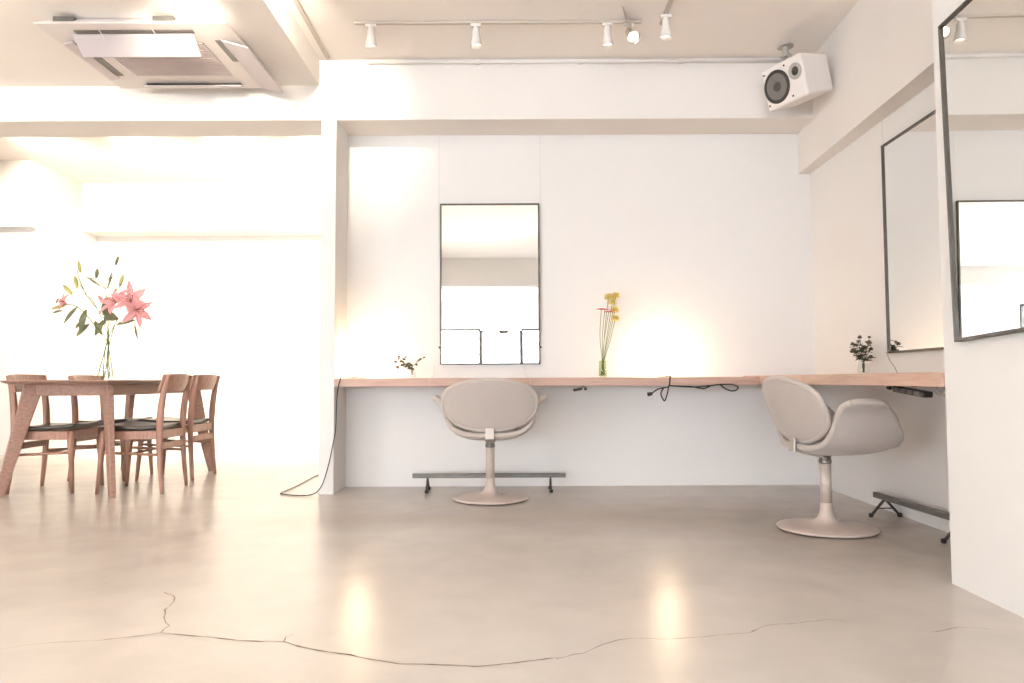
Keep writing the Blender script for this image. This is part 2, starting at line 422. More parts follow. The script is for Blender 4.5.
mirror('dark framed mirror hung on the white wall between lamps above the counter', .694, 1.125, (-.152, 5.136, .838), (0, 0, 0), .49)
a = math.atan(SL)
mirror('dark framed mirror on the side wall behind the small vase of dark flowers', .694, 1.150, (rwx(3.69)-.001, 3.69, .866), (0, 0, -PI/2-a), .155)
m3 = mirror('nearest dark framed mirror, leaning slightly forward on the white pier', .694, 1.140, (plx(2.21)-.009, 2.21, .868), (math.radians(-.4), 0, -PI/2-a-math.radians(.4)), 0)
m3.rotation_euler.rotate(Matrix.Rotation(math.radians(-2.2), 3, 'X'))

# ------------------------------------------------------------------ tulip chairs
def interp(tab, x):
    for (a, p), (b, q) in zip(tab, tab[1:]):
        if x <= b: 
            t = (x-a)/(b-a); t = t*t*(3-2*t)*.5+t*.5
            return p+(q-p)*t
    return tab[-1][1]
def tulip(label, loc, rz):
    """local: faces +x, origin on the floor under the pole"""
    t = thing('swivel_chair', label, 'chair', loc, rz)
    bm = nb(); lathe(bm, [(0, .004), (.220, .004), (.231, .007), (.233, .012), (.227, .017), (.16, .024), (.10, .031), (.062, .041), (.044, .055), (.034, .074), (.029, .098), (.0268, .13)], 48)
    link('base', bm, M['base'], t, smooth=True)
    bm = nb(); lathe(bm, [(.0265, .12), (.0265, .335)], 24); link('pole', bm, M['base'], t, smooth=True)
    bm = nb(); lathe(bm, [(.028, .318), (.030, .322), (.030, .334), (.027, .338), (.027, .350), (.033, .356), (.045, .370), (.03, .385)], 24); link('collar', bm, M['collar'], t, smooth=True)
    # seat shell: a trough whose sides rise into two flared arms, petal-shaped in plan
    SEC = [(0, 0, .374), (.14, .075, .375), (.27, .14, .384), (.40, .197, .406), (.52, .238, .440), (.63, .258, .485), (.73, .266, .530), (.83, .284, .575), (.92, .310, .606), (1, .334, .619)]
    def sec(k):
        for (a0, x0, z0), (a1, x1, z1) in zip(SEC, SEC[1:]):
            if k <= a1: q = (k-a0)/(a1-a0); return x0+(x1-x0)*q, z0+(z1-z0)*q
        return SEC[-1][1:]
    FB = [(0, -.138), (.3, -.128), (.5, -.108), (.75, -.088), (.9, -.076), (1, -.058)]
    FF = [(0, .258), (.5, .242), (.75, .190), (.9, .130), (1, .092)]
    def shell(u, v):
        s = v*2-1; k = abs(s); x, z = sec(k)
        f = interp(FB, k)+(interp(FF, k)-interp(FB, k))*u
        e = abs(u*2-1)
        z += (.035*max(0, u-.55)**2/.2+.028*(max(0, .30-u)/.30)**2)*(1-k)+.006*(1-e*e)*k
        return Vector((f, math.copysign(x, s) if k > 1e-6 else 0, z))
    bm = nb(); sheet(bm, shell, 20, 40)
    link('seat_shell', bm, M['fabric'], t, smooth=True, mods=[('SOLIDIFY', dict(thickness=.028, offset=0)), ('SUBSURF', dict(levels=2, render_levels=2))])
    # piping roll round the rim
    rim = [shell(u/20, 0) for u in range(21)]+[shell(1, v/40) for v in range(1, 41)]+[shell(1-u/20, 1) for u in range(1, 21)]+[shell(0, 1-v/40) for v in range(1, 41)]
    bm = nb(); tube(bm, rim, .0155, 10); link('rim', bm, M['fabric_in'], t, smooth=True)
    # seat cushion
    bm = nb()
    def cush(u, v):
        a = 2*PI*u; r = v
        return Vector((.07+.190*r*math.cos(a), .185*r*math.sin(a),   .432+.020*(1-r**4)))
    sheet(bm, cush, 32, 8); bmesh.ops.remove_doubles(bm, verts=bm.verts, dist=1e-5)
    link('seat_cushion', bm, M['fabric_in'], t, smooth=True, mods=[('SOLIDIFY', dict(thickness=.03, offset=-1))])
    # back petal: a wide oval, curved round the sitter and tipped backwards
    A, Bz = .278, .155; zc = .580
    def back(u, v):
        a = 2*PI*u; y = A*v*math.cos(a); w = Bz*v*math.copysign(abs(math.sin(a))**(.68 if math.sin(a) > 0 else 1), math.sin(a))
        z = zc+w*.97; x = -.188-.36*w+.60*y*y+.2*w*w
        return Vector((x, y, z))
    bm = nb(); sheet(bm, back, 56, 9); bmesh.ops.remove_doubles(bm, verts=bm.verts, dist=1e-5)
    b = link('backrest', bm, M['fabric'], t, smooth=True, mods=[('SOLIDIFY', dict(thickness=.026, offset=0)), ('SUBSURF', dict(levels=1, render_levels=1))])
    bm = nb(); rr = [back(i/64, 1) for i in range(65)]; tube(bm, rr, .0145, 10, cap=False); bmesh.ops.remove_doubles(bm, verts=bm.verts, dist=1e-4)
    link('rim', bm, M['fabric_in'], b, smooth=True)
    # chrome clip that carries the back
    bm = nb()
    for p, q, w, d_ in (((-.162, 0, .446), (-.166, 0, .378), .012, .054), ((-.168, 0, .384), (-.02, 0, .352), .012, .050)):
        bar(bm, p, q, w, d_, up=(1, 0, .3))
    o = link('back_clip', bm, M['brushed'], t, mods=[('BEVEL', dict(width=.004, segments=2))]); o['label'] = 'chrome clip joining back and pole'
    return t
tulip('greige tulip swivel chair seen from behind, at the counter under the mirror', (-.137, 4.575, 0), math.radians(91))
tulip('greige tulip swivel chair in profile, facing the side wall counter', (1.522, 3.63, 0), math.radians(6))

# ------------------------------------------------------------------ foot rails
def footrail(label, loc, rz, sp=.405):
    t = thing('foot_rail', label, 'foot rail', loc, rz)
    bm = nb(); box(bm, -sp-.1, sp+.1, -.014, .014, .088, .116, bev=.003); o = link('bar', bm, M['greytube'], t)
    for s in (-sp, sp):
        bm = nb()
        for k in (-1, 1): bar(bm, (s, k*.004, .090), (s, k*.076, .008), .011, .011, up=(1, 0, 0))
        bar(bm, (s, -.036, .045), (s, .036, .045), .006, .006)
        g = link('trestle', bm, M['steel_dark'], t)
        for k in (-1, 1):
            bm = nb(); lathe(bm, [(.009, 0), (.012, .003), (.012, .016), (.007, .021)], 12, s, k*.077, 0); link('foot', bm, M['black'], g, smooth=True)
    return t
footrail('dark metal foot rail on the floor behind the chair seen from behind', (-.155, 4.92, 0), 0)
footrail('dark metal foot rail standing along the side wall beside the pier', (rwx(3.64)-.085, 3.635, 0), PI/2+a, .315)

# ------------------------------------------------------------------ dining set
def table():
    t = thing('dining_table', 'reddish walnut dining table with splayed legs carrying the lilies', 'table', (-2.862, 5.42, 0), math.radians(-3))
    W, Ln = .355, .735
    bm = nb()
    out = []
    for k in range(40):     # slightly bowed edges
        s = k/40*4; q = int(s); f = s-q
        c = [(-W, -Ln), (W, -Ln), (W, Ln), (-W, Ln)]
        a_, b_ = Vector(c[q]), Vector(c[(q+1) % 4]); p = a_.lerp(b_, f)
        nrm = Vector(((b_-a_).y, -(b_-a_).x)).normalized(); p += nrm*.016*math.sin(PI*f)
        out.append(p)
    lv = [(1, .742), (1, .735), (.985, .727), (.93, .716)]
    rings = [[bm.verts.new((p.x*s if z > .72 else p.x*.90, p.y*s if z > .72 else p.y*.95, z)) for p in out] for s, z in lv]
    bm.faces.new(rings[0])
    for r1_, r2_ in zip(rings, rings[1:]):
        for i in range(40): bm.faces.new((r1_[i], r1_[(i+1) % 40], r2_[(i+1) % 40], r2_[i]))
    bm.faces.new(rings[-1]); link('tabletop', bm, M['table'], t, mods=[BEV])
    bm = nb()
    for s in (-1, 1):
        box(bm, s*.245-.011, s*.245+.011, -.56, .56, .640, .717); box(bm, -.234, .234, s*.565-.011, s*.565+.011, .640, .717)
    link('apron', bm, M['table'], t, mods=[('BEVEL', dict(width=.002, segments=1))])
    for sx in (-1, 1):
        for sy in (-1, 1):
            bm = nb(); dv = Vector((sx, sy*.9, 0)).normalized()
            p, q = Vector((sx*.248, sy*.565, .717)), Vector((sx*.372, sy*.69, 0))
            # broad blade: wide across the splay, drawn in towards the foot
            pts = [p, p.lerp(q, .25), q]; wd = [.118, .098, .054]; dp = [.042, .04, .034]
            sd = Vector((-dv.y, dv.x, 0)); R_ = []
            for c, w, d_ in zip(pts, wd, dp):
                R_.append([bm.verts.new(c+dv*(x*w/2)+sd*(y*d_/2)) for x, y in ((1, 1), (-1, 1), (-1, -1), (1, -1))])
            bm.faces.new(R_[0]); bm.faces.new(list(reversed(R_[-1])))
            for A_, B_ in zip(R_, R_[1:]):
                for i in range(4): bm.faces.new((A_[i], A_[(i+1) % 4], B_[(i+1) % 4], B_[i]))
            link('leg', bm, M['table'], t, mods=[('BEVEL', dict(width=.006, segments=2))])
    return t
table()

def dining_chair(label, loc, rz, group):
    """local: faces +x"""
    t = thing('dining_chair', label, 'chair', loc, rz, group); t.scale = (1, 1, 1.025)
    # front legs
    for s in (-1, 1):
        bm = nb(); tube(bm, [(.185, s*.182, .395), (.192, s*.186, .30), (.215, s*.196, 0)], [.021, .020, .011], 10); link('leg', bm, M['chairwood'], t, smooth=True)
    for s in (-1, 1):
        bm = nb(); path = smooth_path([(-.200, s*.196, 0), (-.180, s*.188, .22), (-.172, s*.184, .40), (-.180, s*.182, .55), (-.200, s*.180, .68), (-.222, s*.179, .755)], 5)
        n = len(path); rad = [.0115+.0105*math.sin(min(1, i/(n*.55))*PI/2) if i < n*.55 else .022-.007*((i-n*.55)/(n*.45)) for i in range(n)]
        tube(bm, path, rad, 10, flat=(1.1, .85)); link('back_leg', bm, M['chairwood'], t, smooth=True)
    # seat frame
    bm = nb()
    for s in (-1, 1): bar(bm, (-.172, s*.182, .370), (.185, s*.182, .370), .055, .020)
    bar(bm, (.185, -.17, .370), (.185, .17, .370), .055, .02); bar(bm, (-.172, -.17, .370), (-.172, .17, .370), .055, .02)
    link('seat_frame', bm, M['chairwood'], t, mods=[('BEVEL', dict(width=.004, segments=2))])
    # saddle seat pad
    def pad(u, v):
        x = -.162+.382*u; y = (v*2-1)*(.205 if u > .5 else .205-.02*(1-u*2))
        z = .408+.010*abs(v*2-1)**2+.010*(u-.45)**2*4-.004*math.cos(PI*u)
        return Vector((x, y, z))
    bm = nb(); sheet(bm, pad, 14, 14)
    o = link('seat', bm, M['leather'], t, smooth=True, mods=[('SOLIDIFY', dict(thickness=.030, offset=0)), ('SUBSURF', dict(levels=1, render_levels=1))]); o['label'] = 'black leather seat pad'
    # curved back plank
    def plank(u, v):
        y = (u*2-1)*.200; z = .650+.108*v
        rr = .004*math.sin(PI*v)
        return Vector((-.226+1.15*y*y-.035*(v-.5)-rr, y, z+.006*(1-(u*2-1)**2)*(1 if v > .5 else 0)))
    bm = nb(); sheet(bm, plank, 20, 6)
    link('backrest', bm, M['chairwood'], t, smooth=True, mods=[('SOLIDIFY', dict(thickness=.020, offset=0)), ('BEVEL', dict(width=.005, segments=2, limit_method='ANGLE'))])
    # stretchers
    bm = nb(); bar(bm, (-.178, -.182, .298), (-.178, .182, .298), .042, .016); link('stretcher', bm, M['chairwood'], t, mods=[('BEVEL', dict(width=.003, segments=2))])
    for s in (-1, 1):
        bm = nb(); tube(bm, [(-.182, s*.188, .245), (.196, s*.188, .262)], .009, 8); link('stretcher', bm, M['chairwood'], t, smooth=True)
    bm = nb(); tube(bm, [(.0, -.188, .255), (.0, .188, .255)], .008, 8); link('stretcher', bm, M['chairwood'], t, smooth=True)
    return t
G = 'walnut dining chairs round the table'
cA = dining_chair('walnut chair nearest the counter, its back turned, on the right of the table', (-2.490, 5.050, 0), PI+.03, G)
dup(cA, 'walnut chair farther back on the right of the table, behind another chair', (-2.545, 5.675, 0), PI-.02, G)
dup(cA, 'walnut chair tucked in behind the table leg at the left edge of the photo', (-3.105, 5.070, 0), .05, G)
dup(cA, 'walnut chair farther back on the left of the table, mostly hidden by it', (-3.065, 5.690, 0), -.03, G)

# ------------------------------------------------------------------ flowers
def petal(bm, base, d, length, width, curl=0., nrm=None, cup=.25, n=7, pw=.9):
    d = Vector(d).normalized(); up = Vector(nrm) if nrm else Vector((0, 0, 1))
    up = up-d*up.dot(d)
    if up.length < 1e-3: up = Vector((1, 0, 0))-d*d.x
    up.normalize(); s = d.cross(up); rows = []; base = Vector(base)
    for i in range(n+1):
        t = i/n; w = width*max(.02, math.sin(PI*min(.985, t*.93+.05))**pw)
        c = base+d*(length*t)-up*(curl*length*t*t)
        rows.append([bm.verts.new(c+s*(w*k)+up*(cup*w*k*k)) for k in (-1, -.5, 0, .5, 1)])
    for a_, b_ in zip(rows, rows[1:]):
        for k in range(4): bm.faces.new((a_[k], b_[k], b_[k+1], a_[k+1]))
def bud(bm, base, d, length, r, seg=10):
    d = Vector(d).normalized(); q = Vector((0, 0, 1)).rotation_difference(d).to_matrix().to_4x4()
    lathe(bm, [(0, 0), (r*.5, length*.06), (r*.8, length*.25), (r, length*.5), (r*.8, length*.75), (r*.4, length*.94), (0, length)], seg, mtx=Matrix.Translation(base) @ q)
SOL = [('SOLIDIFY', dict(thickness=.0012, offset=0))]

def lilies():
    X0, Y0, Z0 = -2.955, 5.40, .7425
    t = thing('lily_vase', 'tall pink lilies with buds in a glass vase on the dining table', 'vase', (X0, Y0, Z0))
    bm = nb(); lathe(bm, [(0, .0), (.040, .0), (.044, .006), (.050, .05), (.052, .09), (.046, .125), (.040, .140), (.0375, .140), (.0435, .124), (.049, .09), (.047, .05), (.041, .010), (0, .008)], 32)
    v = link('glass', bm, M['vase'], t, smooth=True)
    bm = nb(); lathe(bm, [(0, .0095), (.0405, .0105), (.0465, .05), (.0482, .085), (0, .085)], 32); link('water', bm, M['water'], t, smooth=True)
    S = 5.40/740     # metres per pixel of the photograph at this depth, used only to size the bouquet
    def P(px, py, dy=0): return Vector(((px-107)*S, dy, (378-py)*S))
    bm = nb()
    node = P(108, 325)
    stems = [[P(98, 376, -.01), P(104, 350, 0), P(107, 330, .0), P(102, 315, .0), P(90, 298, -.02), P(80, 282, -.03)],
             [P(108, 377, .01), P(107, 355, .0), P(108, 330, 0), P(104, 300, .02), P(102, 283, .03), P(106, 272, .03)],
             [P(110, 375, 0), P(107, 345, .02), P(114, 318, .02), P(122, 300, 0), P(132, 290, -.02)],
             [P(112, 376, .02), P(108, 340, -.02), P(98, 325, -.04), P(82, 306, -.06), P(66, 302, -.06)],
             [P(102, 376, .02), P(107, 345, -.02), P(122, 316, -.05), P(140, 316, -.06)],
             [P(106, 376, -.02), P(106, 340, .03), P(96, 315, .05), P(88, 300, .06), P(78, 290, .06)],
             [P(103, 285, .03), P(110, 270, .03), P(116, 262, .03)], [P(102, 287, .03), P(95, 278, .02), P(86, 275, .02)],
             [P(106, 276, .03), P(112, 287, .02), P(120, 282, .0)], [P(84, 287, -.03), P(79, 276, -.03), P(77, 268, -.03)],
             [P(122, 300, 0), P(134, 305, -.02), P(141, 318, -.04)]]
    for s in stems: tube(bm, smooth_path(s, 5), [.0038, .0026], 7)
    link('stems', bm, M['stem'], t, smooth=True)
    for (a_, b_, w, cu) in ((P(107, 317), P(102, 298), .030, .1), (P(106, 315, -.03), P(117, 316), .034, .2), (P(102, 318), P(98, 335, -.03), .022, -.2), (P(90, 322, -.02), P(78, 334, -.04), .020, .1),
                            (P(88, 308, -.04), P(82, 330, -.05), .024, .15), (P(76, 304), P(66, 321, -.05), .015, .1), (P(118, 323, -.03), P(137, 318, -.05), .020, .1), (P(137, 322, -.05), P(141, 338, -.06), .009, .1),
                            (P(100, 315, .05), P(108, 299, .05), .025, .1), (P(90, 318, .05), P(96, 332, .06), .02, .2), (P(112, 300, .02), P(104, 322, -.04), .022, .2), (P(104, 285, .03), P(110, 268), .008, 0), (P(102, 286), P(84, 274), .008, 0),
                            (P(66, 309, -.06), P(57, 311, -.08), .010, .2), (P(78, 320, .02), P(74, 326), .012, .2)):
        bm = nb(); d_ = b_-a_; petal(bm, a_, d_, d_.length, w, cu, nrm=(.2, -.9, .35), cup=.5, pw=.8)
        link('leaf', bm, M['leaf'], t, smooth=True, mods=SOL)
    for c, d_, L_, r, m_ in ((P(113, 263), (.25, 0, .9), .075, .012, 'leaf'), (P(78, 270), (-.2, 0, 1), .09, .013, 'bud'), (P(78, 287, -.03), (-.25, 0, 1), .10, .015, 'bud'), (P(94, 276), (.1, 0, 1), .075, .014, 'leaf'),
                             (P(74, 293, -.04), (-.55, -.1, .6), .10, .016, 'bud'), (P(117, 284), (.35, -.1, .8), .095, .016, 'bud'), (P(102, 301, .02), (-.55, 0, .6), .09, .014, 'pinkb'), (P(70, 303, -.06), (-.8, -.1, -.25), .11, .013, 'bud')):
        bm = nb(); bud(bm, c, d_, L_, r); link('bud', bm, M[m_], t, smooth=True)
    for c, ax, R_ in ((P(117, 301, -.03), (-.3, -.75, .5), .135), (P(131, 300, -.02), (.35, -.8, .35), .145), (P(139, 309, -.07), (.75, -.6, -.1), .125), (P(69, 301, -.07), (-.55, -.7, .3), .085)):
        bm = nb(); ax = Vector(ax).normalized(); u = ax.orthogonal().normalized(); w = ax.cross(u)
        for k in range(6):
            an = 2*PI*k/6+random.uniform(-.15, .15); rd = u*math.cos(an)+w*math.sin(an)
            petal(bm, c, rd*.85+ax*.55, R_*random.uniform(.85, 1.05), R_*(.23 if k % 2 else .17), .45, nrm=ax, cup=.35, n=9)
        b_ = link('blossom', bm, M['pinkp'], t, smooth=True, mods=SOL)
        bm = nb()
        for k in range(6):
            an = 2*PI*k/6; rd = u*math.cos(an)*.25+w*math.sin(an)*.25+ax
            q = c+rd.normalized()*R_*.62; tube(bm, [c, q], .0012, 5); bud(bm, q-Vector((0, 0, .004)), u, .014, .003, 6)
        link('stamen', bm, M['anther'], b_, smooth=True)
    return t
lilies()

def gerberas():
    Y0 = 4.965; X0 = .607; Z0 = .7445; S = Y0/740
    t = thing('flower_vase', 'slim glass vase of pink and yellow flowers on the counter beside the lamp glow', 'vase', (X0, Y0, Z0))
    bm = nb(); lathe(bm, [(0, 0), (.026, 0), (.028, .004), (.026, .05), (.024, .112), (.0225, .112), (.0245, .05), (.0255, .010), (0, .008)], 28); link('glass', bm, M['vase_g'], t, smooth=True)
    bm = nb(); lathe(bm, [(0, .009), (.0245, .010), (.0238, .06), (0, .06)], 24); link('water', bm, M['water'], t, smooth=True)
    def P(px, py, dy=0): return Vector(((px-602)*S, dy, (378-py)*S))
    heads = [(601, 310, -.02, 'p'), (608, 313, -.03, 'p'), (605, 310, .01, 'p'), (609, 297, .01, 'y'), (616, 296, -.01, 'y'), (613, 302, .02, 'y'), (615, 310, 0, 'y'), (615, 319, -.01, 'y')]
    for i, (hx, hy, dy, k) in enumerate(heads):
        bm = nb(); a_ = P(600+i*.6, 376, random.uniform(-.01, .01)); h = P(hx, hy, dy)
        tube(bm, smooth_path([a_, P(601.5+i*.3, 362), a_.lerp(h, .6)+Vector((-.008, 0, 0)), h], 5), .0019, 6)
        link('stem', bm, M['stem'], t, smooth=True)
        bm = nb()
        if k == 'p':
            for n_, R_ in ((20, .034), (14, .024)):
                for j in range(n_):
                    an = 2*PI*j/n_; petal(bm, h, (math.cos(an), math.sin(an)*.95, .18+.2*(R_ < .03)), R_, .0048, .15, cup=.1, n=4)
        else:
            for n_, R_, el in ((9, .034, -.3), (9, .036, .25), (8, .033, .9), (6, .028, 2.2)):
                for j in range(n_):
                    an = 2*PI*j/n_+el; petal(bm, h, (math.cos(an), math.sin(an), el), R_, .0105, .3, cup=.4, n=4)
        link('blossom', bm, M['gerb' if k == 'p' else 'yell'], t, smooth=True, mods=[('SOLIDIFY', dict(thickness=.001, offset=0))])
    return t
gerberas()

def dark_bouquet():
    X0, Y0, Z0 = 1.987, 4.19, .7525; S = Y0/740
    t = thing('flower_vase', 'small glass vase of dark dried flowers on the side counter by the mirror', 'vase', (X0, Y0, Z0))
    bm = nb(); lathe(bm, [(0, 0), (.024, 0), (.028, .004), (.031, .02), (.026, .055), (.022, .075), (.029, .098), (.0275, .098), (.0205, .075), (.0245, .055), (.0295, .02), (.025, .008), (0, .008)], 28); link('glass', bm, M['vase'], t, smooth=True)
    def P(px, py, dy=0): return Vector(((px-864)*S, dy, (374-py)*S))
    tips = [(854, 344, .0), (858, 342, -.02), (863, 337, .02), (871, 337, 0), (868, 343, -.03), (873, 349, .01), (862, 348, -.04), (857, 351, .03), (870, 357, -.02), (866, 350, .04), (860, 345, .03)]
    for i, (tx, ty, dy) in enumerate(tips):
        h = P(tx, ty, dy); bm = nb()
        tube(bm, smooth_path([P(863+(i % 3), 372), P(863.5+(i % 4)*.5, 362), h], 5), .0014, 5); s_ = link('stem', bm, M['leafdk'], t, smooth=True)
        bm = nb()
        sf = random.choice((.55, .8, 1.0, 1.25))
        for el, n_, R_ in ((-.8, 6, .013), (-.1, 7, .018), (.6, 7, .018), (1.4, 5, .017), (3, 4, .016)):
            for j in range(n_):
                an = 2*PI*j/n_+el+i; petal(bm, h, (math.cos(an), math.sin(an), el), R_*sf, .0095*sf, -.25, cup=.6, n=4)
        link('blossom', bm, M['rose' if i % 3 else 'leafdk'], t, smooth=True, mods=[('SOLIDIFY', dict(thickness=.001, offset=0))])
        bm = nb()
        for j in range(5):
            b_ = P(863.5, 362).lerp(h, .25+.15*j); an = random.uniform(0, 6.28)
            petal(bm, b_, (math.cos(an), math.sin(an), random.uniform(-.2, .5)), .035, .010, .2, cup=.3, n=5)
        link('foliage', bm, M['leafdk'], s_, smooth=True, mods=[('SOLIDIFY', dict(thickness=.001, offset=0))])
    return t
dark_bouquet()

def sprig():
    Y0 = 4.96; X0 = -.665; Z0 = .7445; S = Y0/740
    t = thing('bud_vase', 'tiny glass vase with a sparse leafy sprig on the counter left of the mirror', 'vase', (X0, Y0, Z0))
    bm = nb(); lathe(bm, [(0, 0), (.018, 0), (.021, .004), (.021, .03), (.012, .05), (.011, .068), (.0098, .068), (.0105, .05), (.0190, .03), (.019, .007), (0, .007)], 24); link('glass', bm, M['vase'], t, smooth=True)
    def P(px, py, dy=0): return Vector(((px-413.5)*S, dy, (378-py)*S))
    for tip, mid in (((391, 364, -.02), (402, 362)), ((398, 357, .01), (405, 362)), ((424, 358, -.01), (418, 362)), ((405, 358, .02), (409, 364)), ((395, 366, -.03), (405, 366))):
        bm = nb(); pth = smooth_path([P(413, 375), P(412, 368), P(*mid), P(*tip)], 6); tube(bm, pth, .0012, 5); s_ = link('stem', bm, M['leafdk'], t, smooth=True)
        bm = nb()
        for j in range(7):
            b_ = pth[-1-j*2]; an = random.uniform(0, 6.28)
            petal(bm, b_, (math.cos(an), math.sin(an)*.6, random.uniform(-.5, .6)), random.uniform(.014, .030), random.uniform(.005, .011), .2, nrm=(0, -1, .4), cup=.3, n=4)
        link('foliage', bm, M['leafdk'], s_, smooth=True, mods=[('SOLIDIFY', dict(thickness=.0008, offset=0))])
sprig()

# ------------------------------------------------------------------ counter lamps and cables
def lamp(label, x, y, cord, rad, sw=None, extra=(), plug=None):
    t = thing('table_lamp', label, 'lamp', (x, y, .7445))
    bm = nb(); lathe(bm, [(0, 0), (.048, 0), (.050, .004), (.050, .012), (.046, .016), (.028, .018), (.026, .032), (0, .032)], 32); link('base', bm, M['white_metal'], t, smooth=True)
    bm = nb(); R_ = .062
    lathe(bm, [(R_*math.sin(PI*k/18), .030+R_-R_*math.cos(PI*k/18)) for k in range(1, 18)]+[(0, .030+2*R_)], 32); link('globe', bm, M['lamp'], t, smooth=True)
    off = Vector((x, y, .7445)); bm = nb(); tube(bm, [p-off for p in smooth_path(cord, 8)], rad, 8)
    for e in extra: tube(bm, [p-off for p in smooth_path(e, 8)], rad, 8)
    c = link('cord', bm, M['black'], t, smooth=True)
    for q in ([sw] if sw else []):
        bm = nb(); bar(bm, Vector(q[0])-off, Vector(q[1])-off, .020, .024); link('cord_switch', bm, M['black'], c, mods=[('BEVEL', dict(width=.004, segments=2))])
    if plug:
        bm = nb(); tube(bm, [Vector(p)-off for p in plug], [.011, .013], 12); link('plug', bm, M['black'], c, smooth=True)
    return t
yf = 4.775
lamp('glowing white globe lamp on the counter beside the narrow pillar', -1.035, 5.0,
     [(-1.035, 4.952, .752), (-1.08, 4.86, .7495), (-1.105, 4.79, .750), (-1.108, 4.779, .737), (-1.118, yf, .70), (-1.130, yf, .60), (-1.136, yf, .42), (-1.16, 4.775, .28), (-1.185, 4.765, .16), (-1.215, 4.74, .06), (-1.27, 4.73, .012), (-1.38, 4.74, .006), (-1.482, 4.80, .006), (-1.50, 4.87, .006), (-1.49, 5.2, .006), (-1.50, 5.7, .006), (-1.44, 6.3, .006), (-1.36, 6.9, .006)], .0038,
     sw=((-1.134, yf, .625), (-1.134, yf, .585)))
zc = .684
def cp(px, py, y=4.775): return Vector(((px-512)*y/740, y, .732+(379.5-py)*y/740))
lamp('glowing white globe lamp on the counter between the flowers and the corner', 1.03, 5.0,
     [(1.03, 4.952, .752), (1.035, 4.86, .7495), (1.022, 4.785, .751), (1.018, 4.778, .737), cp(668.5, 386.5), cp(664, 388), cp(659, 389), cp(655, 391), cp(651, 394)], .0045,
     extra=[[cp(668, 387), cp(667, 393), cp(664, 401), cp(661, 397), cp(660.5, 393), cp(663, 388.5)],
            [cp(668, 386), cp(676, 386.5), cp(690, 387), cp(698, 388.5), cp(704, 389), cp(710, 386.5), cp(716, 385.5), cp(724, 385), cp(733, 385.5), cp(737.5, 388), cp(735, 391), cp(730, 391.5), cp(724, 389), cp(720, 385.5)],
            [cp(670, 386.2, 4.80), cp(680, 386.8, 4.80), cp(696, 387.5, 4.80), cp(712, 386, 4.80)]],
     plug=(cp(651.5, 394), cp(647, 394.8)))
# loops of mirror flex under the counter
for i, (cx, lab) in enumerate(((420, 'small loop of white flex under the counter left of the chair back'), (539, 'small loop of white flex under the counter right of the chair back'))):
    s = 1 if i else -1
    bm = nb(); tube(bm, smooth_path([cp(cx+s*-14, 365, 5.128), cp(cx+s*-14.5, 372, 5.12), cp(cx+s*-12, 376, 5.0), cp(cx+s*-10, 377.5, 4.80), cp(cx+s*-9, 380, 4.772), cp(cx+s*-8, 386.2, 4.775), cp(cx, 386.4, 4.78), cp(cx+s*5, 387.3, 4.78), cp(cx+s*2, 389.3, 4.78), cp(cx+s*-3, 388.5, 4.78), cp(cx+s*-6, 386, 4.79)], 8), .0016, 6)
    tag(link('flex_cord', bm, M['wire'], smooth=True), lab, 'cable', 'loops of flex under the counter')
# adapter under the counter
t = thing('power_adapter', 'small black plug adapter under the counter below the flowers', 'adapter', tuple(cp(580, 389, 4.80)))
o0 = cp(580, 389, 4.80)
bm = nb(); bar(bm, cp(573, 390.3, 4.80)-o0, cp(581.5, 388.8, 4.80)-o0, .017, .022); link('body', bm, M['black'], t, mods=[('BEVEL', dict(width=.003, segments=2))])
bm = nb(); bar(bm, cp(583.8, 389, 4.80)-o0, cp(586.5, 389, 4.80)-o0, .019, .018); link('plug', bm, M['black'], t, mods=[('BEVEL', dict(width=.003, segments=2))])
bm = nb(); tube(bm, smooth_path([cp(581.5, 389, 4.80)-o0, cp(582.5, 386.5, 4.80)-o0, cp(584, 386.5, 4.80)-o0, cp(584, 389, 4.80)-o0], 5), .003, 6); link('cord', bm, M['black'], t, smooth=True)
# power strip under the side counter
p0 = Vector((1.66, 3.20, .684)); p1 = Vector((1.655, 2.95, .664))
t = thing('power_strip', 'black power strip slung under the side counter near the pier', 'power strip', tuple(p0))
bm = nb(); bar(bm, (0, 0, 0), p1-p0, .024, .040); o = link('housing', bm, M['black'], t, mods=[('BEVEL', dict(width=.005, segments=2))])
for k in range(4):
    bm = nb(); c = (p1-p0)*(.16+.22*k)+Vector((-.0215, 0, 0)); bar(bm, c+Vector((0, .018, .002)), c+Vector((0, -.018, -.001)), .016, .004)
    link('socket', bm, M['dust'], t)
bm = nb(); tube(bm, smooth_path([(0, 0, 0), (0, .05, .004), (.01, .08, .012), (.06, .10, .013), (.15, .12, .010)], 5), .004, 8); link('cord', bm, M['black'], t, smooth=True)
bm = nb(); bar(bm, (-.004, .045, .002), (-.004, .070, .006), .014, .016); link('plug', bm, M['black'], t, mods=[('BEVEL', dict(width=.004, segments=2))])
bm = nb(); tube(bm, smooth_path([(1.62, 2.79, .71), (1.60, 2.79, .700), (1.588, 2.785, .682), (1.60, 2.77, .665), (1.61, 2.75, .675), (1.606, 2.76, .70)], 6), .0028, 6)
tag(link('flex_cord', bm, M['cable_grey'], smooth=True), 'small loop of grey flex under the side counter against the pier', 'cable', 'loops of flex under the counter')
# mirror flex on the side counter
bm = nb(); tube(bm, smooth_path([(2.040, 4.03, .87), (2.035, 3.99, .83), (2.03, 3.93, .79), (2.03, 3.90, .753)], 6), .0018, 6)
tag(link('mirror_cord', bm, M['cable_grey'], smooth=True), 'thin pale flex dropping from the side wall mirror to the counter', 'cable')

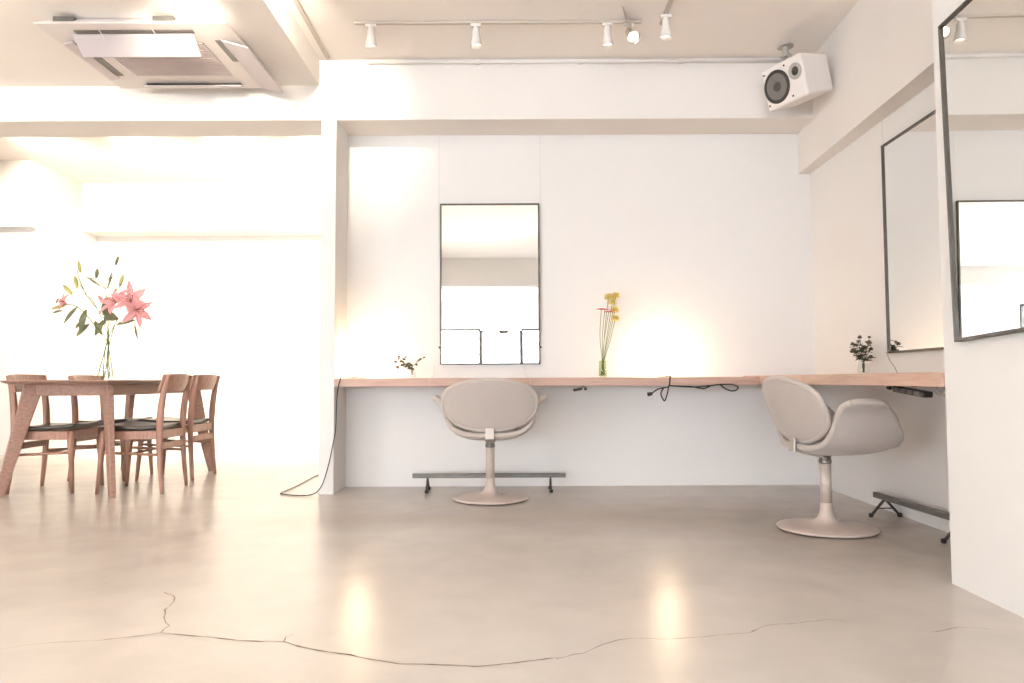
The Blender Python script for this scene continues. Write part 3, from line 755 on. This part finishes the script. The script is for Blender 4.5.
# ------------------------------------------------------------------ loudspeaker
fx = Vector((-.905, -.425, -.24)).normalized()       # facing
t = thing('loudspeaker', 'white two-way loudspeaker hung on its side from the ceiling corner', 'loudspeaker', (1.675, 4.46, 2.545))
sx = Vector((.425, -.905, 0)).normalized(); sz = sx.cross(fx)*-1
if sz.z < 0: sz = -sz
Rm = Matrix((sx, -fx, sz)).transposed().to_4x4()      # local x along the face, -y out of the face, z up
t.matrix_world = Matrix.Translation(t.location) @ Rm
bm = nb()
W, Hh, Dp = .160, .130, .245
fr = [(-W, 0, -Hh), (W, 0, -Hh), (W, 0, Hh), (-W, 0, Hh)]; bk = [(-W*.93, Dp, -Hh*.86), (W*.93, Dp, -Hh*.86), (W*.93, Dp, Hh*.86), (-W*.93, Dp, Hh*.86)]
A_ = [bm.verts.new(p) for p in fr]; B_ = [bm.verts.new(p) for p in bk]
bm.faces.new(A_); bm.faces.new(list(reversed(B_)))
for i in range(4): bm.faces.new((A_[i], B_[i], B_[(i+1) % 4], A_[(i+1) % 4]))
link('cabinet', bm, M['white_plastic'], t, smooth=True, mods=[('BEVEL', dict(width=.016, segments=4)), ('WEIGHTED_NORMAL', dict())])
rotf = Matrix.Rotation(PI/2, 4, 'X')
def disc(name, prof, cx, cz, m_, par, seg=40):
    bm = nb(); lathe(bm, prof, seg, mtx=Matrix.Translation((cx, -.001, cz)) @ rotf, cap=False); return link(name, bm, m_, par, smooth=True)
wf = disc('woofer', [(.101, -.002), (.101, .004), (.096, .007), (.086, .006), (.081, .002), (.079, .003)], -.052, -.004, M['rubber'], t)
disc('cone', [(.080, .003), (.062, .001), (.045, .0005), (.030, .0005)], -.052, -.004, M['cone'], wf)
disc('dust_cap', [(.031, .0005), (.026, .008), (.015, .013), (0, .015)], -.052, -.004, M['dust'], wf)
tw = disc('tweeter', [(.048, -.002), (.048, .003), (.046, .005), (.030, .005), (.026, .001)], .103, .036, M['tweet'], t)
disc('dome', [(.027, .001), (.022, .004), (.017, .003), (.013, .008), (.006, .013), (0, .014)], .103, .036, M['rubber'], tw)
for x_, z_ in ((.03, .098), (.055, -.098), (-.135, .095), (-.135, -.098)):
    disc('screw', [(.0062, 0), (.0062, .003), (0, .004)], x_, z_, M['dust'], t, 12)
Inv = t.matrix_world.inverted()
bm = nb()
top = Vector((1.760, 4.64, ZC)); hb = t.matrix_world @ Vector((.01, .085, Hh-.005))
lathe(bm, [(.050, -.010), (.050, 0)], 24, top.x, top.y, top.z); lathe(bm, [(.020, -.075), (.020, -.006)], 16, top.x, top.y, top.z)
for s in (-1, 1):
    bar(bm, top+sx*(s*.026)+Vector((0, 0, -.062)), hb+sx*(s*.030)+Vector((0, 0, -.005)), .022, .006, up=tuple(fx))
bar(bm, top+Vector((0, 0, -.066))-sx*.032, top+Vector((0, 0, -.066))+sx*.032, .012, .024)
bmesh.ops.transform(bm, matrix=Inv, verts=bm.verts); o = link('bracket', bm, M['tweet'], t); o['label'] = 'grey steel ceiling bracket'

# ------------------------------------------------------------------ air conditioner
AX, AY = -2.02, 4.27; t = thing('air_conditioner', 'white ceiling cassette air conditioner with its vanes open', 'air conditioner', (AX, AY, ZL))
hx, hy = .515, .445; pz = -.062
bm = nb()
ring = [(-hx, -hy), (hx, -hy), (hx, hy), (-hx, hy)]
inn = [(-.30, -.225), (.30, -.225), (.30, .225), (-.30, .225)]
va = [bm.verts.new((x*.86, y*.84, -.004)) for x, y in ring]; vb = [bm.verts.new((x, y, pz+.006)) for x, y in ring]
vc = [bm.verts.new((x*.985, y*.985, pz)) for x, y in ring]; vd = [bm.verts.new((x, y, pz-.006)) for x, y in inn]; ve = [bm.verts.new((x, y, pz+.01)) for x, y in inn]
for p, q in ((va, vb), (vb, vc), (vc, vd), (vd, ve)):
    for i in range(4): bm.faces.new((p[i], p[(i+1) % 4], q[(i+1) % 4], q[i]))
bm.faces.new(va); link('panel', bm, M['white_plastic'], t)
bm = nb(); box(bm, -.295, .295, -.22, .22, pz-.004, pz+.004)
for k in range(21):
    yk = -.21+.021*k; box(bm, -.29, .29, yk-.0035, yk+.0035, pz-.009, pz-.004)
link('grille', bm, M['grille'], t)
def slot(x0, x1, y0, y1):
    bm = nb(); box(bm, x0, x1, y0, y1, pz-.0075, pz+.002); link('outlet', bm, M['greytube'], t)
slot(-.34, .30, -.370, -.335); slot(.375, .415, -.25, .02); slot(-.30, .30, .345, .375); slot(-.415, -.375, -.22, .22)
def vane(p, ax, ln, wd, tilt):
    bm = nb(); box(bm, -ln/2, ln/2, -.006, wd, -.005, .004, bev=.003)
    bmesh.ops.transform(bm, matrix=Matrix.Translation(p) @ Matrix.Rotation(ax, 4, 'Z') @ Matrix.Rotation(tilt, 4, 'X'), verts=bm.verts); link('vane', bm, M['vane'], t)
vane((-.04, -.325, pz-.010), 0, .66, .13, math.radians(-34))
vane((.420, .07, pz-.010), -PI/2, .66, .15, math.radians(-16))
vane((0, .38, pz-.010), PI, .62, .06, math.radians(-18))
vane((-.42, 0, pz-.010), PI/2, .5, .05, math.radians(-12))
for x_ in (-.36, .17):
    bm = nb(); box(bm, x_-.055, x_+.055, -hy+.015, -hy+.05, pz+.012, pz+.045); link('hanger', bm, M['greytube'], t)
for x_ in (-.20, .09):
    bm = nb(); tube(bm, [(x_, -.42, pz+.004), (x_, -.345, pz-.012), (x_, -.30, pz-.03)], .003, 6); link('cord', bm, M['white_plastic'], t)

# ------------------------------------------------------------------ ceiling track lights
def track(label, x0, x1, y0, y1, z):
    bm = nb(); ln = math.hypot(x1-x0, y1-y0)
    bar(bm, (x0, y0, z-.007), (x1, y1, z-.007), .014, .026)
    o = link('light_track', bm, M['trackm'], mods=[('BEVEL', dict(width=.003, segments=2))]); tag(o, label, 'light track')
    return o
track('white light track across the ceiling in front of the beam, over the chair', -.93, .78, 4.30, 4.30, ZC)
track('white light track running towards the camera from above the counter middle', .905, .865, 4.33, 1.2, ZC)
track('white light track beside the lowered ceiling, running towards the camera', -1.205, -1.19, 4.78, 1.0, ZC)
track('white light track over the dining table behind the beam', -5.0, -1.6, 6.15, 6.15, ZD)
track('white light track on the lowered ceiling in front of the air conditioner', -5.2, -1.5, 3.05, 3.05, ZL)

def spot(label, loc, aim, m_='bulb', power=0, size=70, col=(1, .84, .64), metal='white_metal', drop=.03, group='track spotlights', blend=.9):
    """can spotlight hanging from a track at loc, pointing at AIM"""
    t = thing('spotlight', label, 'spotlight', loc, group=group)
    p = Vector(loc); hinge = Vector((0, 0, -.018-drop)); d_ = (Vector(aim)-(p+hinge)).normalized()
    bm = nb(); lathe(bm, [(.016, -.018-drop), (.016, -.016)], 14); box(bm, -.03, .03, -.014, .014, -.034, -.017); link('adapter', bm, M[metal], t)
    q = Vector((0, 0, 1)).rotation_difference(d_).to_matrix().to_4x4(); mt = Matrix.Translation(hinge) @ q
    bm = nb(); lathe(bm, [(0, -.012), (.016, -.010), (.021, .0), (.023, .035), (.030, .075), (.037, .105), (.0355, .105), (.029, .078), (0, .07)], 24, mtx=mt); link('can', bm, M[metal], t, smooth=True)
    bm = nb(); lathe(bm, [(.0285, .082), (.02, .090), (0, .094)], 20, mtx=mt, cap=False); link('bulb', bm, M[m_], t, smooth=True)
    if power:
        ld = bpy.data.lights.new('spot_beam', 'SPOT'); ld.energy = power; ld.spot_size = math.radians(size); ld.spot_blend = blend; ld.color = col; ld.shadow_soft_size = .04
        lo = bpy.data.objects.new('spot_beam', ld); C.objects.link(lo); lo.parent = t
        lo.location = hinge+d_*.112; lo.rotation_euler = d_.to_track_quat('-Z', 'Y').to_euler()
    return t
WARM = (1, .86, .68)
SOFT = (1, .90, .80)
spot('faint white spotlight at the left end of the track in front of the beam', (-.832, 4.30, ZC), (-.78, 4.42, 1.0))
spot('white spotlight on the track directly above the chair seen from behind', (-.207, 4.30, ZC), (-.15, 4.35, 1.0))
spot('white spotlight on the track beside the chrome spotlight', (.575, 4.30, ZC), (.64, 4.35, 1.0))
sp = spot('chrome spotlight with a bright mouth, hung by a thin rod near the track end', (.700, 4.28, ZC), (.95, 3.2, 1.7), 'bulb_hot', metal='chrome', drop=.055)
bm = nb(); tube(bm, smooth_path([(0, .004, -.03), (-.02, -.03, -.012), (-.035, -.07, -.006), (-.06, -.16, -.005)], 5), .004, 6); link('cord', bm, M['trackm'], sp, smooth=True)
spot('white spotlight at the far end of the track running towards the camera', (.903, 4.20, ZC), (.915, 4.30, 1.0))
# lamps over the dining end; the last two are added fill, fully hidden
LEFTW = [(-4.55, 6.15), (-3.62, 6.15), (-2.75, 6.15), (-1.95, 6.15)]
DL = ['dining area spotlight farthest from the pillar, tip showing under the beam', 'dining area spotlight peeping under the beam right of the lilies', 'added dining area spotlight hidden by the beam above the table', 'added dining area spotlight hidden by the beam nearest the pillar']
for (x_, y_), lab, pw in zip(LEFTW, DL, (420, 480, 420, 300)):
    spot(lab, (x_, y_, ZD), (x_+.5, 8.3, 1.6), power=pw, size=110, col=WARM)
# lamps that wash the beam (above the picture)
for x_, y_, tx, lab, pw in ((-4.3, 3.05, -2.95, 'spotlight on the lowered ceiling washing the beam far from the pillar', 100), (-1.45, 3.05, -2.02, 'spotlight on the lowered ceiling washing the beam over the table', 90)):
    spot(lab, (x_, y_, ZL), (tx, 4.85, 2.58), power=pw, size=50, col=WARM, drop=.15)
spot('spotlight on the side track washing the beam above the pillar', (-1.20, 3.4, ZC), (-1.30, 4.9, 2.58), power=110, size=60, col=WARM)
spot('added spotlight on the side track lighting the counter wall', (-1.193, 1.8, ZC), (.2, 5.1, 1.7), power=10, size=90, col=SOFT)  # this and the next are added, out of view, to brighten the wall
spot('added spotlight on the towards-camera track lighting the counter wall', (.88, 2.0, ZC), (.6, 5.1, 1.6), power=8, size=90, col=SOFT)
track('added white light track across the ceiling of the street end', -1.1, 1.2, -5.2, -5.2, ZC)  # added track and spotlights, to lift the dark street end
for i, x_ in enumerate((-.9, 0, .9)):
    spot(('added street end spotlight farthest from the counter side', 'added street end spotlight facing the street door', 'added street end spotlight nearest the counter side')[i], (x_, -5.2, ZC), (x_, -8.5, 2.4), power=35, size=110, col=WARM)

# added uplighters, out of view, that brighten the ceilings
def uplighter(label, loc, power):
    t = thing('added_floor_lamp', label, 'lamp', loc)
    bm = nb(); lathe(bm, [(0, 0), (.14, 0), (.145, .006), (.14, .016), (.03, .024), (0, .026)], 32); link('base', bm, M['steel_dark'], t, smooth=True)
    bm = nb(); lathe(bm, [(.011, .02), (.011, 1.66)], 14); link('pole', bm, M['steel_dark'], t, smooth=True)
    bm = nb(); lathe(bm, [(0, 1.65), (.05, 1.66), (.12, 1.70), (.165, 1.76), (.160, 1.76), (.115, 1.707), (.05, 1.67), (0, 1.665)], 36, cap=False); link('lamp_shade', bm, M['steel_dark'], t, smooth=True)
    bm = nb(); lathe(bm, [(.018, 1.668), (.022, 1.69), (.03, 1.72), (.02, 1.745), (0, 1.75)], 20); link('bulb', bm, M['bulb'], t, smooth=True)
    ld = bpy.data.lights.new('uplight', 'SPOT'); ld.energy = power; ld.spot_size = math.radians(150); ld.spot_blend = .6; ld.color = WARM; ld.shadow_soft_size = .05
    lo = bpy.data.objects.new('uplight', ld); C.objects.link(lo); lo.parent = t; lo.location = (0, 0, 1.80); lo.rotation_euler = (PI, 0, 0)
uplighter('added black uplighter floor lamp standing by the side wall far left of the camera', (-4.0, 1.7, 0), 1500)
uplighter('added black uplighter floor lamp standing just left of the camera', (-1.09, .85, 0), 330)

# conduit along the ceiling corner
t = thing('conduit', 'thin white conduit along the top of the beam towards the loudspeaker', 'conduit', (0, 0, 0))
bm = nb(); tube(bm, [(-.95, 4.806, 2.835), (1.93, 4.806, 2.835)], .009, 10); link('pipe', bm, M['white_metal'], t, smooth=True)
for x_ in (-.22, .46, 1.13):
    bm = nb(); box(bm, x_-.012, x_+.012, 4.792, 4.821, 2.822, 2.848, bev=.003); link('clip', bm, M['white_metal'], t)

# ------------------------------------------------------------------ daylight
w = bpy.data.worlds.new('daylight'); SC.world = w; w.use_nodes = True
bg = w.node_tree.nodes['Background']; bg.inputs['Color'].default_value = (.90, .945, 1, 1); bg.inputs['Strength'].default_value = 16.0
def portal(name, loc, rot, sx_, sy_):
    ld = bpy.data.lights.new(name, 'AREA'); ld.shape = 'RECTANGLE'; ld.size = sx_; ld.size_y = sy_; ld.cycles.is_portal = True
    o = bpy.data.objects.new(name, ld); C.objects.link(o); o.location = loc; o.rotation_euler = rot
portal('window_portal', ((WX0+WX1)/2, -8.72, 1.01), (PI/2, 0, PI), WX1-WX0, 2.03)
portal('window_portal', (-6.72, -3.6, 1.42), (PI/2, 0, PI/2+PI), 4.0, 1.85)

# ------------------------------------------------------------------ camera
cd = bpy.data.cameras.new('camera'); cam = bpy.data.objects.new('camera', cd); C.objects.link(cam)
cd.sensor_fit = 'HORIZONTAL'; cd.sensor_width = 36; cd.lens = 740/1024*36; cd.clip_start = .05; cd.clip_end = 100
P_, R_ = math.atan(38.5/740), math.radians(.25)
fwd = Vector((0, math.cos(P_), math.sin(P_))); up = Vector((0, -math.sin(P_), math.cos(P_))); rt = Vector((1, 0, 0))
r2_ = rt*math.cos(R_)-up*math.sin(R_); u2_ = up*math.cos(R_)+rt*math.sin(R_)
cam.matrix_world = Matrix.Translation((0, 0, .73)) @ Matrix((r2_, u2_, -fwd)).transposed().to_4x4()
SC.camera = cam

SC.view_settings.view_transform = 'Standard'; SC.view_settings.look = 'None'
SC.view_settings.exposure = .12; SC.view_settings.gamma = 1; SC.view_settings.use_curve_mapping = False
cy = SC.cycles
cy.use_denoising = True; cy.max_bounces = 10; cy.diffuse_bounces = 6; cy.glossy_bounces = 6; cy.transparent_max_bounces = 16; cy.transmission_bounces = 6
cy.sample_clamp_indirect = 6; cy.caustics_reflective = False; cy.caustics_refractive = False
